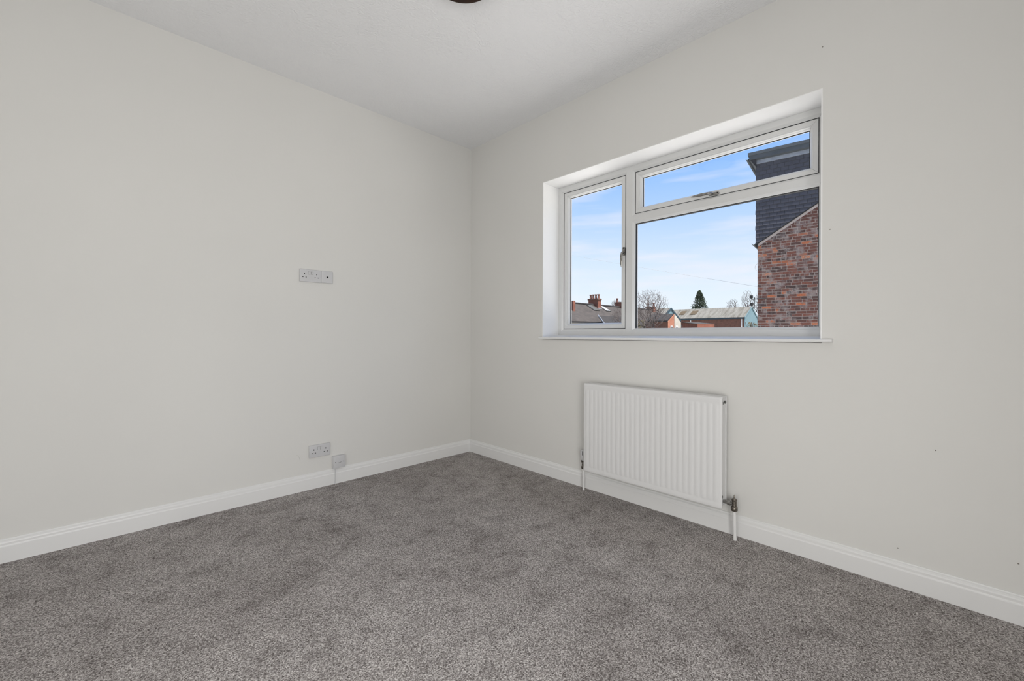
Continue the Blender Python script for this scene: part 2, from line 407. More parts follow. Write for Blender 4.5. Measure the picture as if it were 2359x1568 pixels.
# ================================================================== WINDOW
win = thing('window_1', (0.187, -1.777, 1.06), 'white plastic window with a side casement and a top vent over a fixed pane', 'window', kind='structure')
FX = 0.187                       # room-side face of the outer frame
GAP = 0.0005
def ring_members(names, y0, y1, z0, z1, profile, mat, parent, labels=None):
    """mitred bars around a rectangle; profile = (inset, x)"""
    ya, yb = max(y0, y1), min(y0, y1)
    out = []
    sides = ('left', 'top', 'right', 'bottom')
    for nm, sd in zip(names, sides):
        vs = []; n = len(profile)
        for end in (0, 1):
            for d, x in profile:
                if sd == 'left':    p = (x, ya - d, (z0 + d + GAP) if end == 0 else (z1 - d - GAP))
                elif sd == 'right': p = (x, yb + d, (z0 + d + GAP) if end == 0 else (z1 - d - GAP))
                elif sd == 'top':   p = (x, (ya - d - GAP) if end == 0 else (yb + d + GAP), z1 - d)
                else:               p = (x, (ya - d - GAP) if end == 0 else (yb + d + GAP), z0 + d)
                vs.append(p)
        fs = [(i, (i + 1) % n, n + (i + 1) % n, n + i) for i in range(n)] + [tuple(range(n)), tuple(range(n, 2 * n))]
        out.append(MB().add(vs, fs).build(nm, mat, parent, off=tuple(win.location)))
    return out
frame_prof = [(0, .238), (0, FX), (.033, FX), (.0465, .1975), (.0465, .238)]
FY0, FY1, FZ0, FZ1 = WY0 - .0004, -2.6680, 1.0735, 2.2540
SL = (FY0 - .047, -1.4945, 1.132, 2.2070)      # left sash  y0,y1,z0,z1
ring_members(['frame_jamb', 'frame_head', 'frame_jamb', 'frame_rail'], FY0, FY1, FZ0, FZ1, frame_prof, M['upvc'], win)
# bottom packer of the frame below the rail chamfer
# mullion with pointed ends (welded V joints)
MC = -1.531
def facet_bar(name, outline, ridge):
    """outline polygon at the back plane, ridge polygon (same count) at the face"""
    n = len(outline)
    vs = [(x, y, z) for x, y, z in outline] + [(x, y, z) for x, y, z in ridge] + [(.238, y, z) for x, y, z in outline]
    fs = [tuple(range(n, 2 * n))] + [(i, (i + 1) % n, n + (i + 1) % n, n + i) for i in range(n)] + [(2 * n + i, 2 * n + (i + 1) % n, (i + 1) % n, i) for i in range(n)] + [tuple(range(2 * n, 3 * n))]
    return MB().add(vs, fs).build(name, M['upvc'], win)
zb, zt = FZ0, FZ1
oy0, oy1, iy0, iy1 = -1.4945, -1.568, -1.5065, -1.5535
facet_bar('mullion',
    [(.1975, oy0, zb + .047), (.1975, MC, zb + .012), (.1975, oy1, zb + .047), (.1975, oy1, zt - .047), (.1975, MC, zt - .012), (.1975, oy0, zt - .047)],
    [(FX - .0004, iy0, zb + .036), (FX - .0004, MC, zb + .014), (FX - .0004, iy1, zb + .036), (FX - .0004, iy1, zt - .036), (FX - .0004, MC, zt - .014), (FX - .0004, iy0, zt - .036)])
TZ0, TZ1 = 1.853, 1.917
TC = (TZ0 + TZ1) / 2
facet_bar('transom',
    [(.1975, -1.5685, TZ1), (.1975, -1.5385, TC), (.1975, -1.5685, TZ0), (.1975, FY1 + .0465, TZ0), (.1975, FY1 + .016, TC), (.1975, FY1 + .0465, TZ1)],
    [(FX - .0008, -1.556, TZ1 - .012), (FX - .0008, -1.5405, TC), (FX - .0008, -1.556, TZ0 + .012), (FX - .0008, FY1 + .0345, TZ0 + .012), (FX - .0008, FY1 + .018, TC), (FX - .0008, FY1 + .0345, TZ1 - .012)])
GX = 0.228
sash_prof = [(.004, .242), (.004, .199), (.006, .1972), (.027, .1972), (.030, .202), (.035, .2035), (.039, .212), (.0415, .215), (.0455, GX), (.0455, .242)]
def sash(y0, y1, z0, z1, nm_l, lab):
    s_ = thing('sash', (win.location.x, (y0 + y1) / 2, z0), None, None)
    s_.parent = win; s_.location = Vector((FX, (y0 + y1) / 2, z0)) - win.location
    if '_world' in s_: del s_['_world']
    tag(s_, lab)
    off = (FX, (y0 + y1) / 2, z0)
    n0 = len(bpy.data.objects)
    mem = []
    ya, yb = max(y0, y1), min(y0, y1)
    for sd in ('left', 'top', 'right', 'bottom'):
        pass
    global win_saved
    loc = win.location.copy(); win.location = Vector(off)
    mem = ring_members(['sash_stile', 'sash_rail', 'sash_stile', 'sash_rail'], y0, y1, z0, z1, sash_prof, M['upvc'], s_)
    ring_members(['seal', 'seal', 'seal', 'seal'], y0, y1, z0, z1, [(-.0006, .238), (-.0006, .1982), (.0046, .1992), (.0046, .238)], M['rubber'], s_)
    ring_members(['glazing_gasket'] * 3, y0, y1, z0, z1, [(.0450, GX + .0005), (.0450, GX - .0025), (.0485, GX - .0008), (.0490, GX + .0005)], M['rubber'], s_)
    win.location = loc
    MB().box((GX, ya - .045, z0 + .045), (GX + .004, yb + .045, z1 - .045)).build('pane', M['glass'], s_, off=off)
    return s_, off
sashL, offL = sash(FY0 - .0468, -1.4945, 1.1205, FZ1 - .0468, 'left', 'side-hung casement sash')
sashT, offT = sash(-1.5682, FY1 + .0467, 1.9172, FZ1 - .0468, 'top', 'top-hung vent sash')
# fixed light: bead, gasket, pane
fy0, fy1, fz0, fz1 = -1.5545, -2.6325, 1.1100, 1.8645
ring_members(['glazing_bead'] * 4, fy0, fy1, fz0, fz1, [(0, .226), (0, .1885), (.004, .1905), (.007, .2005), (.0135, .208), (.0135, .226)], M['upvc'], win)
ring_members(['glazing_gasket'] * 3, fy0, fy1, fz0, fz1, [(.0132, .222), (.0132, .2065), (.0165, .209), (.0185, .222)], M['rubber'], win)
MB().box((.2185, fy0 - .013, fz0 + .013), (.2225, fy1 + .013, fz1 - .013)).build('pane', M['glass'], win)
# sill board
ys0, ys1 = -0.8725, -2.7119
w = MB()
nose = [(0.0, 1.0435), (-.024, 1.0435), (-.029, 1.0455), (-.031, 1.052), (-.029, 1.0585), (-.024, 1.0605), (0.0, 1.0615)]
n = len(nose)
w.add([(x, ys0, z) for x, z in nose] + [(x, ys1, z) for x, z in nose], [(i, (i + 1) % n, n + (i + 1) % n, n + i) for i in range(n)] + [tuple(range(n)), tuple(range(n, 2 * n))])
y0_, y1_ = WY0 - .0004, WY1 + .0004
w.add([(-.0005, y0_, 1.0455), (.19, y0_, 1.0455), (.19, y0_, 1.0738), (-.0005, y0_, 1.0615), (-.0005, y1_, 1.0455), (.19, y1_, 1.0455), (.19, y1_, 1.0738), (-.0005, y1_, 1.0615)],
      [(0, 1, 2, 3), (4, 7, 6, 5), (0, 4, 5, 1), (1, 5, 6, 2), (2, 6, 7, 3), (3, 7, 4, 0)])
tag(w.build('sill_board', M['gloss'], win), 'white painted sill board')
# handles
def handle(parent, off, base, tip_dir, L, flip):
    """lever handle: escutcheon on the sash, neck, lever blade along tip_dir"""
    b0 = Vector(base); t = Vector(tip_dir).normalized(); nx = Vector((-1, 0, 0)); sd = t.cross(nx)
    w = MB()
    a = b0 - t * .022; c_ = b0 + t * .022
    for (p0, p1, r0) in ((0, .010, .0085),):
        ring = []
        for k in range(16):
            an = 2 * math.pi * k / 16
            cc = c_ if math.cos(an) > 0 else a
            ring.append(cc + t * (math.cos(an) * r0) + sd * (math.sin(an) * r0))
        w.prism(ring, nx * p1)
    h = w.build('handle', M['chrome'], parent, off=off, bevel=.002, smooth=True)
    w = MB(); w.tube([a + nx * .0095, a + nx * .0125], [.0042, .0042], 10); w.build('screw_cap', M['dark'], h, off=off)
    w = MB(); k0 = c_ - t * .012
    w.tube([k0 + nx * .008, k0 + nx * .024, k0 + nx * .034 + t * .006, k0 + nx * .038 + t * .016], [.009, .008, .0075, .007], 12)
    w.build('neck', M['chrome'], h, off=off, smooth=True)
    w = MB(); m0 = k0 + nx * .037
    pts = [m0 + t * .006, m0 + t * .02 + nx * .002, m0 + t * (L * .5) + nx * .004, m0 + t * (L * .85) + nx * .004, m0 + t * L + nx * .002]
    wd = [.006, .0085, .0095, .006, .0012]; th = [.005, .0045, .0035, .0028, .001]
    vs, fs = [], []
    for p, a_, b_ in zip(pts, wd, th):
        vs += [p + sd * (a_ * math.cos(2 * math.pi * k / 10)) + nx * (b_ * math.sin(2 * math.pi * k / 10)) for k in range(10)]
    for i in range(4): fs += [(i * 10 + k, i * 10 + (k + 1) % 10, (i + 1) * 10 + (k + 1) % 10, (i + 1) * 10 + k) for k in range(10)]
    fs += [tuple(range(10))[::-1], tuple(range(40, 50))]
    w.add(vs, fs); w.build('lever', M['chrome'], h, off=off, smooth=True)
    tag(h, 'silver lever handle')
handle(sashL, offL, (.197, -1.4845, 1.668), (0, 0, -1), .105, 1)
handle(sashT, offT, (.197, -2.098, 1.9315), (0, 1, 0), .115, 1)

# ================================================================== RADIATOR
RY0, RY1, RZ0, RZ1, RX = -1.3650, -2.2590, 0.158, 0.748, -0.120
rad = thing('radiator', (-.08, (RY0 + RY1) / 2, RZ0), 'white ribbed panel radiator hung below the window', 'radiator')
nr = 26; per = 8; pitch = (abs(RY1 - RY0) - .028) / nr
cols = [0.0, .003, .008, .0135]
shape = [0, .15, .7, 1, 1, 1, .7, .15]
ycs, hs = [], []
for c_ in (0, .004, .011): ycs.append(c_); hs.append(0)
for i in range(nr):
    for k in range(per):
        ycs.append(.014 + (i + k / per) * pitch); hs.append(shape[k])
ycs.append(.014 + nr * pitch); hs.append(.15)
for c_ in (.011, .004, 0): ycs.append(abs(RY1 - RY0) - c_); hs.append(0)
HZ = RZ1 - RZ0
rows = [(0, 0, -.006), (.003, 0, -.0015), (.008, 0, 0), (.022, 0, .0), (.030, 0, -.0015), (.036, .25, -.0015), (.044, .9, -.0015), (.06, 1, -.0015), (HZ * .5, 1, -.0015), (HZ - .06, 1, -.0015), (HZ - .046, .9, -.0015), (HZ - .038, .25, -.0015), (HZ - .032, 0, -.001), (HZ - .015, 0, .0), (HZ - .008, 0, 0), (HZ - .003, 0, -.0015), (HZ, 0, -.006)]
vs, fs = [], []; nc = len(ycs)
for j, (z, env, base) in enumerate(rows):
    for i, (yc, h_) in enumerate(zip(ycs, hs)):
        edge = min(i, nc - 1 - i)
        bx = base - (.006 if edge == 0 else (.0015 if edge == 1 else 0))
        vs.append((RX - bx + (-.0025 * h_ * env + .0), RY0 - yc, RZ0 + z))
for j in range(len(rows) - 1):
    for i in range(nc - 1):
        fs.append((j * nc + i, j * nc + i + 1, (j + 1) * nc + i + 1, (j + 1) * nc + i))
k0 = len(vs)
vs += [(RX + .012, RY0 - .001, RZ0 + .001), (RX + .012, RY1 + .001, RZ0 + .001), (RX + .012, RY1 + .001, RZ1 - .001), (RX + .012, RY0 - .001, RZ1 - .001)]
fs.append((k0, k0 + 1, k0 + 2, k0 + 3))
nr_ = len(rows)
bot = [i for i in range(nc)]; top = [(nr_ - 1) * nc + i for i in range(nc)]
lef = [j * nc for j in range(nr_)]; rig = [j * nc + nc - 1 for j in range(nr_)]
fs += [tuple(bot + [k0 + 1, k0]), tuple(top + [k0 + 2, k0 + 3]), tuple(lef + [k0 + 3, k0]), tuple(rig + [k0 + 2, k0 + 1])]
MB().add(vs, fs).build('front_panel', M['enamel'], rad, smooth=True)
MB().box((-.045, RY0 - .004, RZ0 + .004), (-.033, RY1 + .004, RZ1 - .004)).build('rear_panel', M['enamel'], rad, bevel=.003)
w = MB()
nf = 44; vs = []; 
for i in range(nf + 1):
    y = RY0 - .04 - i * (abs(RY1 - RY0) - .08) / nf
    x = RX + .016 if i % 2 else -.049
    vs += [(x, y, RZ0 + .04), (x, y, RZ1 - .03)]
w.add(vs, [(2 * i, 2 * i + 2, 2 * i + 3, 2 * i + 1) for i in range(nf)]); w.build('convector_fin', M['enamel'], rad)
# rolled top cover and end covers
MB().box((-.112, RY0 - .003, RZ1 - .006), (-.034, RY1 + .003, RZ1 + .0015)).build('top_cover', M['enamel'], rad, bevel=.002)
for y in (RY0 - .010, RY1 + .010):
    MB().box((RX + .013, y - .0015, RZ0 + .01), (-.046, y + .0015, RZ1 - .007)).build('end_cover', M['enamel'], rad)
# plugs and air vent at the right-hand end
for (x, z, nm) in ((-.098, RZ1 - .032, 'blanking_plug'), (-.060, RZ1 - .030, 'air_vent'), (-.103, RZ0 + .062, 'blanking_plug')):
    MB().tube([(x, RY1 + .012, z), (x, RY1 + .002, z)], .008, 12).build(nm, M['grey_plastic'], rad)
# wall brackets
for y in (RY0 - .16, RY1 + .16):
    MB().box((-.034, y - .015, RZ0 + .05), (-.0003, y + .015, RZ1 - .095)).build('bracket', M['enamel'], rad)
# right: lockshield valve and pipe ; left: thermostatic valve and pipe
def fix_smooth(o): return o
vx, vy = -.072, -2.3055
va = thing('lockshield_valve', (vx, vy, .15), 'tarnished metal valve at the right end of the radiator', 'valve')
MB().lathe([(.0135, .152), (.0165, .156), (.0165, .172), (.0135, .176), (.0115, .178), (.0115, .206), (.0135, .208), (.0135, .214), (.006, .219), (.0035, .222), (.003, .234), (.0012, .238)], (vx, vy, 0), 20).build('valve_body', M['brass_dark'], va, smooth=True)
MB().tube([(vx, vy + .008, .1885), (vx, vy + .018, .1885), (vx, vy + .0181, .1885), (vx, vy + .031, .1885), (vx, vy + .0311, .1885), (vx, vy + .052, .1885)], [.008, .008, .014, .014, .0095, .0095], 14).build('union_nut', M['chrome'], va, smooth=True)
pr = tag(MB().tube([(vx + .001, vy - .004, -.004), (vx, vy, .154)], .0085, 16).build('heating_pipe', M['gloss'], smooth=True), 'white painted pipe rising from the carpet under the right-hand valve', 'pipe', 'radiator pipes')
tx, ty = -.062, -1.3270
va = thing('thermostatic_valve', (tx, ty, .15), 'white headed thermostatic valve with dark slots at the left end of the radiator', 'valve')
MB().lathe([(.0125, .150), (.0145, .154), (.0145, .166), (.012, .169), (.010, .171), (.010, .190), (.014, .193), (.018, .206), (.018, .209)], (tx, ty, 0), 18).build('valve_body', M['brass_dark'], va, smooth=True)
MB().lathe([(.015, .209), (.0185, .213), (.0215, .240), (.0215, .2465)], (tx, ty, 0), 24).build('valve_head', M['plastic'], va, smooth=True)
MB().lathe([(.017, .246), (.017, .274), (.013, .277)], (tx, ty, 0), 24).build('slot_core', M['dark'], va)
cap = MB().lathe([(.0175, .2745), (.0205, .276), (.017, .2795), (.004, .2805)], (tx, ty, 0), 24).build('grip_cap', M['plastic'], va, smooth=True)
for k in range(12):
    an = 2 * math.pi * k / 12
    c_, s_ = math.cos(an), math.sin(an)
    px, py = tx + .0195 * c_, ty + .0195 * s_
    MB().prism([(px - s_ * .0026 - c_ * .0022, py + c_ * .0026 - s_ * .0022, .2455), (px + s_ * .0026 - c_ * .0022, py - c_ * .0026 - s_ * .0022, .2455), (px + s_ * .0026 + c_ * .0022, py - c_ * .0026 + s_ * .0022, .2455), (px - s_ * .0026 + c_ * .0022, py + c_ * .0026 + s_ * .0022, .2455)], (0, 0, .0305)).build('grip_rib', M['plastic'], va)
MB().tube([(tx, ty - .008, .182), (tx, ty - .017, .182), (tx, ty - .0171, .182), (tx, ty - .027, .182), (tx, ty - .0271, .182), (tx, ty - .045, .182)], [.008, .008, .0125, .0125, .009, .009], 14).build('union_nut', M['chrome'], va, smooth=True)
tag(MB().tube([(tx + .008, ty + .004, -.004), (tx, ty, .152)], .0075, 16).build('heating_pipe', M['gloss'], smooth=True), 'white painted pipe rising from the carpet under the left-hand valve', 'pipe', 'radiator pipes')

# ================================================================== SOCKETS (on wall_left)
def plate(name, parent, x0, x1, z0, z1, th, mat, r=.004):
    w = MB(); w.prism([(x0, -.0002, z0), (x1, -.0002, z0), (x1, -.0002, z1), (x0, -.0002, z1)], (0, -th, 0))
    return w.build(name, mat, parent, bevel=r, seg=3, smooth=True)
def double_socket(x0, x1, z0, z1, th, label, flip=False):
    s_ = thing('double_socket', ((x0 + x1) / 2, 0, z0), label, 'socket', 'double power sockets')
    plate('faceplate', s_, x0, x1, z0, z1, th, M['plastic'])
    W_, cx = x1 - x0, (x0 + x1) / 2; zc = (z0 + z1) / 2
    for sg in (-1, 1):
        sx = cx + sg * W_ * .283
        for dx, dz, hw, hh in ((0, .011, .0026, .0044), (-.0105, -.012, .0042, .0024), (.0105, -.012, .0042, .0024)):
            MB().box((sx + dx - hw, -th - .0004, zc + dz - hh), (sx + dx + hw, -th + .002, zc + dz + hh)).build('pin_slot', M['dark'], s_)
        bx = cx + sg * .0098
        MB().box((bx - .0078, -th - .0003, zc + .0075), (bx + .0078, -th + .001, zc + .0285)).build('switch_surround', M['grey_plastic'], s_)
        w = MB(); za, zb = zc + .0085, zc + .0275; t0, t1 = (.0015, .0042)
        if flip: t0, t1 = t1, t0
        w.add([(bx - .0066, -th, za), (bx + .0072, -th, za), (bx + .0072, -th, zb), (bx - .0066, -th, zb), (bx - .0066, -th - t1, za), (bx + .0072, -th - t1, za), (bx + .0072, -th - t0, zb), (bx - .0066, -th - t0, zb)],
              [(0, 1, 2, 3), (4, 7, 6, 5), (0, 4, 5, 1), (1, 5, 6, 2), (2, 6, 7, 3), (3, 7, 4, 0)])
        w.build('rocker_switch', M['plastic'], s_)
    return s_
double_socket(-1.4925, -1.3490, 1.4340, 1.5205, .0125, 'white double power socket high on the wall beside the aerial outlet', True)
double_socket(-1.4270, -1.2840, .2155, .3015, .0150, 'white double power socket low on the wall above the skirting')
s_ = thing('aerial_outlet', (-1.308, 0, 1.4355), 'white square aerial outlet with one round hole beside the high socket', 'socket')
plate('faceplate', s_, -1.3482, -1.2675, 1.4355, 1.5215, .0115, M['plastic'])
MB().tube([(-1.3065, -.007, 1.4765), (-1.3065, -.0122, 1.4765)], .0066, 16).build('aerial_hole', M['dark'], s_)
s_ = thing('telephone_socket', (-1.2215, 0, .112), 'white boxed telephone socket standing proud just above the skirting', 'socket')
w = MB(); w.prism([(-1.2680, -.0002, .1125), (-1.1790, -.0002, .1125), (-1.1790, -.0002, .1995), (-1.2680, -.0002, .1995)], (0, -.020, 0)); w.build('back_box', M['plastic'], s_, bevel=.003, smooth=True)
w = MB(); w.prism([(-1.2660, -.0196, .1120), (-1.1800, -.0196, .1120), (-1.1800, -.0196, .2000), (-1.2660, -.0196, .2000)], (0, -.010, 0)); w.build('faceplate', M['plastic'], s_, bevel=.003, smooth=True)
for x in (-1.2520, -1.1935): MB().tube([(x, -.028, .1555), (x, -.0301, .1555)], .0030, 10).build('screw', M['grey_plastic'], s_)
MB().box((-1.2300, -.0285, .1500), (-1.2130, -.0300, .1515)).box((-1.2140, -.0285, .1500), (-1.2125, -.0300, .1605)).build('jack_slot', M['dark'], s_)
tag(MB().tube([(-1.2500, -.0200, .1135), (-1.2500, -.0195, .060), (-1.2510, -.0196, .010), (-1.2530, -.0205, -.002)], .0026, 8).build('telephone_cable', M['plastic'], smooth=True), 'thin white cable dropping from the telephone socket to the carpet', 'cable')

MB().tube([(-1.5060, -.0002, .2530), (-1.4985, -.0002, .2490), (-1.4900, -.0002, .2380), (-1.4840, -.0002, .2230), (-1.4800, -.0002, .2040)], [.0002, .0006, .0007, .0006, .0002], 6).build('hairline_crack', M['crack'], bpy.data.objects['wall_left'])

# ================================================================== CEILING LIGHT
lc = (-1.2937, -1.5428)
lamp = thing('ceiling_light', (lc[0], lc[1], 2.70), 'dark bronze round ceiling light at the top edge of the picture', 'ceiling light')
MB().lathe([(.11, H - .0005), (.115, H - .010), (.150, 2.722), (.1577, 2.708), (.1577, 2.702), (.154, 2.700), (.118, 2.700)], (lc[0], lc[1], 0), 64).build('rim', M['bronze'], lamp, smooth=True)
MB().lathe([(.117, 2.703), (.112, 2.694), (.09, 2.682), (.05, 2.674), (.01, 2.672)], (lc[0], lc[1], 0), 48).build('glass_bowl', M['opal'], lamp, smooth=True)

# ================================================================== OUTSIDE
GZ = -2.8
tag(MB().box((0.6, -60, GZ - .2), (220, 160, GZ)).build('ground', M['ground']), 'garden and yard ground outside the window', 'ground', kind='structure')

flat = thing('added_bounce_roof', (2.4, -1.8, GZ), 'added pale roof out of view below the sill, bouncing sunlight inside', 'extension')  # unseen roof added to bounce sunlight up through the window
MB().box((.32, -6.0, GZ), (4.3, 2.4, -.62)).build('wall', M['render'], flat)
MB().box((.31, -6.1, -.62), (4.4, 2.5, -.50)).build('roof', M['bounce_roof'], flat)

# ---- neighbouring house: local x along the gable wall (to the right), y into the house
ang = math.radians(-82.8)
O = at(1744.8, 773, 11.7); O.z = 0
house = thing('neighbouring_house', (O.x, O.y, 0), 'red brick house end wall with dark tiled dormer cheek at the right of the view', 'house', rz=ang, world=False)
ZE, SL_ = 3.60, 0.645                       # eaves height and verge slope
def verge(s): return ZE + SL_ * s
SW, SD = 4.2, 6.0
# body: solid gable + dormer
MB().prism([(0, 0, GZ), (SW, 0, GZ), (SW, 0, 6.0), (.02, 0, 6.0), (.02, 0, ZE + .02), (0, 0, ZE)], (0, SD, 0)).build('mortar_wall', M['mortar'], house)
def clip(poly, a, b_, c_):
    """keep a*s + b*z + c >= 0"""
    out = []
    for i in range(len(poly)):
        p, q = poly[i], poly[(i + 1) % len(poly)]
        dp, dq = a * p[0] + b_ * p[1] + c_, a * q[0] + b_ * q[1] + c_
        if dp >= 0: out.append(p)
        if (dp >= 0) != (dq >= 0):
            t = dp / (dp - dq); out.append((p[0] + (q[0] - p[0]) * t, p[1] + (q[1] - p[1]) * t))
    return out
def area(p): return abs(sum(p[i][0] * p[(i + 1) % len(p)][1] - p[(i + 1) % len(p)][0] * p[i][1] for i in range(len(p)))) / 2
rb = random.Random(3)
COURSE, J = 0.0752, 0.0135
whole = {}
rest = MB(); nb = 0
z = 1.205 - 14 * COURSE; i = -14
while z < 6.0:
    header = (i % 6 == 1)
    L = 0.1075 if header else 0.2255
    s0 = -(rb.uniform(0, .02)) - (0.0 if i % 2 else (L / 2))
    s = s0
    while s < 2.3:
        ln = L + rb.uniform(-.012, .012)
        if not header and rb.random() < .07: ln *= .55
        a, b2 = max(s + J / 2, .0), min(s + ln - J / 2, 2.3)
        s += ln
        if b2 - a < .03: continue
        z0_, z1_ = z + rb.uniform(-.002, .002), z + COURSE - J + rb.uniform(-.002, .002)
        poly = [(a, z0_), (b2, z0_), (b2, z1_), (a, z1_)]
        cp = clip(poly, SL_, -1, ZE - .075)
        if len(cp) < 3 or area(cp) < .0012: continue
        pr = -.006 - rb.uniform(0, .005)
        if i >= 0 and nb < 298 and a < 1.47:
            w = MB().prism([(p[0], .002, p[1]) for p in cp], (0, pr - .002, 0))
            w.build('brick', M['brick'], house); nb += 1
        else:
            rest.prism([(p[0], .002, p[1]) for p in cp], (0, pr - .002, 0))
    z += COURSE; i += 1
tag(rest.build('brickwork_beyond', M['brick'], house), kind='stuff')
# mortar fillet + black verge strip along the slope
def strip(name, d0, d1, y0_, y1_, mat, s0, s1):
    MB().prism([(s0, y0_, verge(s0) + d0), (s1, y0_, verge(s1) + d0), (s1, y0_, verge(s1) + d1), (s0, y0_, verge(s0) + d1)], (0, y1_ - y0_, 0)).build(name, mat, house)
strip('mortar_fillet', -.085, -.012, .002, -.012, M['fillet'], .015, 2.3)
strip('verge_strip', -.014, .028, .002, -.035, M['black'], -.04, 2.3)
# hanging tiles of the dormer cheek
GA, TW = 0.1068, 0.168
ztop = 5.79; k = 0; tiles = 0
z = ztop - GA
tmesh = None
while z > ZE - .1:
    s = -.048 - (0 if k % 2 else TW / 2)
    while s < 2.2:
        a, b2 = max(s + .003, -.048 + rb.uniform(-.006, .006)), s + TW - .003
        s += TW
        if b2 - a < .02: continue
        lo = z - .012 + rb.uniform(-.0035, .0035)
        poly = [(a, lo), (b2, lo), (b2, z + GA), (a, z + GA)]
        cp = clip(poly, -SL_, 1, -ZE - .012)
        if len(cp) < 3 or area(cp) < .0008: continue
        if a > 1.62: continue
        def yf(zz): return -.030 - .020 * (z + GA - zz) / (GA + .012)
        n_ = len(cp)
        vs = [(p[0], yf(p[1]), p[1]) for p in cp] + [(p[0], yf(p[1]) + .016, p[1]) for p in cp]
        fs = [tuple(range(n_)), tuple(range(n_, 2 * n_))[::-1]] + [(q, (q + 1) % n_, n_ + (q + 1) % n_, n_ + q) for q in range(n_)]
        MB().add(vs, fs).build('tile', M['tile'], house); tiles += 1
    z -= GA; k += 1
# board behind the tiles
MB().prism([(-.03, .0, ZE), (2.3, .0, verge(2.3)), (2.3, .0, 5.85), (-.03, .0, 5.85)], (0, -.014, 0)).build('tile_backing', M['black'], house)
# lead strip, flat roof edge, soffit, gutters
MB().prism([(-.055, .0, 5.775), (-.055, -.062, 5.775), (-.055, -.045, 5.915), (-.055, .0, 5.915)], (2.35, 0, 0)).build('lead_strip', M['lead'], house)
MB().box((-.17, .2, 5.905), (SW, -.17, 5.915)).build('soffit', M['black'], house)
MB().box((-.185, SD, 5.88), (SW, -.185, 5.995)).build('fascia_board', M['fascia'], house)
MB().box((-.215, SD, 5.993), (SW, -.205, 6.075)).build('roof_edge_trim', M['fascia'], house)
w = MB(); 
w.prism([(-.185, -.17, 5.91), (-.05, -.17, 5.70), (-.03, -.17, 5.70), (-.03, -.17, 5.91)], (0, SD, 0)); w.build('eaves_board', M['black'], house)
def gutter(name, s, z, r):
    n_ = 10; o_, i_ = [], []
    for q in range(n_ + 1):
        an = math.pi + math.pi * q / n_
        o_.append((s + r * math.cos(an), z + r * math.sin(an))); i_.append((s + (r - .006) * math.cos(an), z + (r - .006) * math.sin(an)))
    poly = [(a, -.12, b2) for a, b2 in o_ + i_[::-1]]
    MB().prism(poly, (0, SD, 0)).build(name, M['fascia'], house)
gutter('gutter', -.245, 5.955, .040)
gutter('gutter', -.085, 3.60, .045)
MB().prism([(-.06, -.02, 3.555), (.0, -.02, 3.46), (.0, -.02, 3.60), (-.06, -.02, 3.60)], (0, SD, 0)).build('eaves_board', M['black'], house)
# floodlights on a bracket at the corner of the house
Mh = house.matrix_basis if False else Matrix.Translation(O) @ Matrix.Rotation(ang, 4, 'Z')
fl = thing('wall_lantern', Mh @ Vector((-.06, -.05, 2.08)), 'dark twin lantern on a bracket at the corner of the brick house', 'lantern', rz=ang, world=False)
def loc_(s, y, z): return (s + .06, y + .05, z - 2.08)
w = MB(); w.tube([loc_(.22, -.022, 2.085), loc_(-.09, -.022, 2.085)], .010, 8); w.build('bracket_arm', M['black'], fl)
w = MB(); w.tube([loc_(-.075, -.022, 2.13), loc_(-.075, -.022, 1.86), loc_(-.115, -.022, 1.82)], .012, 8); w.build('bracket_post', M['black'], fl)
for (s, z, hs_) in ((-.145, 2.150, .036), (-.140, 1.945, .038)):
    w = MB()
    w.prism([loc_(s - .030, -.06, z + hs_), loc_(s + .030, -.06, z + hs_), loc_(s + .034, -.06, z - hs_ * .6), loc_(s + .018, -.06, z - hs_ - .015), loc_(s - .018, -.06, z - hs_ - .015), loc_(s - .034, -.06, z - hs_ * .6)], (0, .09, 0)); w.build('lantern_head', M['black'], fl)
    w = MB(); w.tube([loc_(s, -.02, z - hs_), loc_(s + .03, -.02, z - hs_ - .05), loc_(-.075, -.022, z - hs_ - .055)], .008, 6); w.build('lantern_arm', M['black'], fl)
w = MB(); pts = []
for q in range(11):
    t = q / 10; pts.append(Mh @ Vector((-.006 - .055 * math.sin(math.pi * t) , -.02, 3.05 - .20 * t)))
tag(w.tube(pts, .004, 6).build('cable_loop', M['cable']), 'thin dark cable loop on the corner of the brick house', 'cable')

# ---- overhead cable
pa, pb = at(1180, 562.5, 24.0), Mh @ Vector((.0, -.02, 2.42))
w = MB(); pts = []
for q in range(25):
    t = q / 24; p = pa.lerp(pb, t); p.z -= .35 * 4 * t * (1 - t) * .12; pts.append(p)
tag(w.tube(pts, .0033, 6).build('overhead_cable', M['cable']), 'thin overhead cable crossing the sky to the brick house', 'cable')

# ---- terrace with chimneys (ridge along world X)
ty_, tzr, tze = 21.5, 4.05, 2.25; hx = 3.0
ter = thing('terraced_house', (33, ty_ - hx, GZ), 'long grey slate roofed terrace with brick chimneys seen through the casement', 'house')
X0, X1 = 22.0, 46.0
MB().box((X0, ty_ - hx + .25, GZ), (X1, ty_ + hx - .25, tze - .1)).build('wall', M['render'], ter)
MB().prism([(X0, ty_ - hx, tze), (X0, ty_, tzr), (X0, ty_ + hx, tze), (X0, ty_ + hx, tze - .12), (X0, ty_ - hx, tze - .12)], (X1 - X0, 0, 0)).build('roof', M['roofslate'], ter)
MB().tube([(X0, ty_, tzr + .02), (X1, ty_, tzr + .02)], .10, 8).build('ridge_tiles', M['darkslate'], ter)
MB().box((X0, ty_ - hx - .10, tze - .16), (X1, ty_ - hx + .02, tze - .06)).build('gutter', M['black'], ter)
sn = Vector((0, -(tzr - tze), hx)).normalized(); sn = Vector((0, -(tzr - tze) / math.hypot(hx, tzr - tze), hx / math.hypot(hx, tzr - tze)))
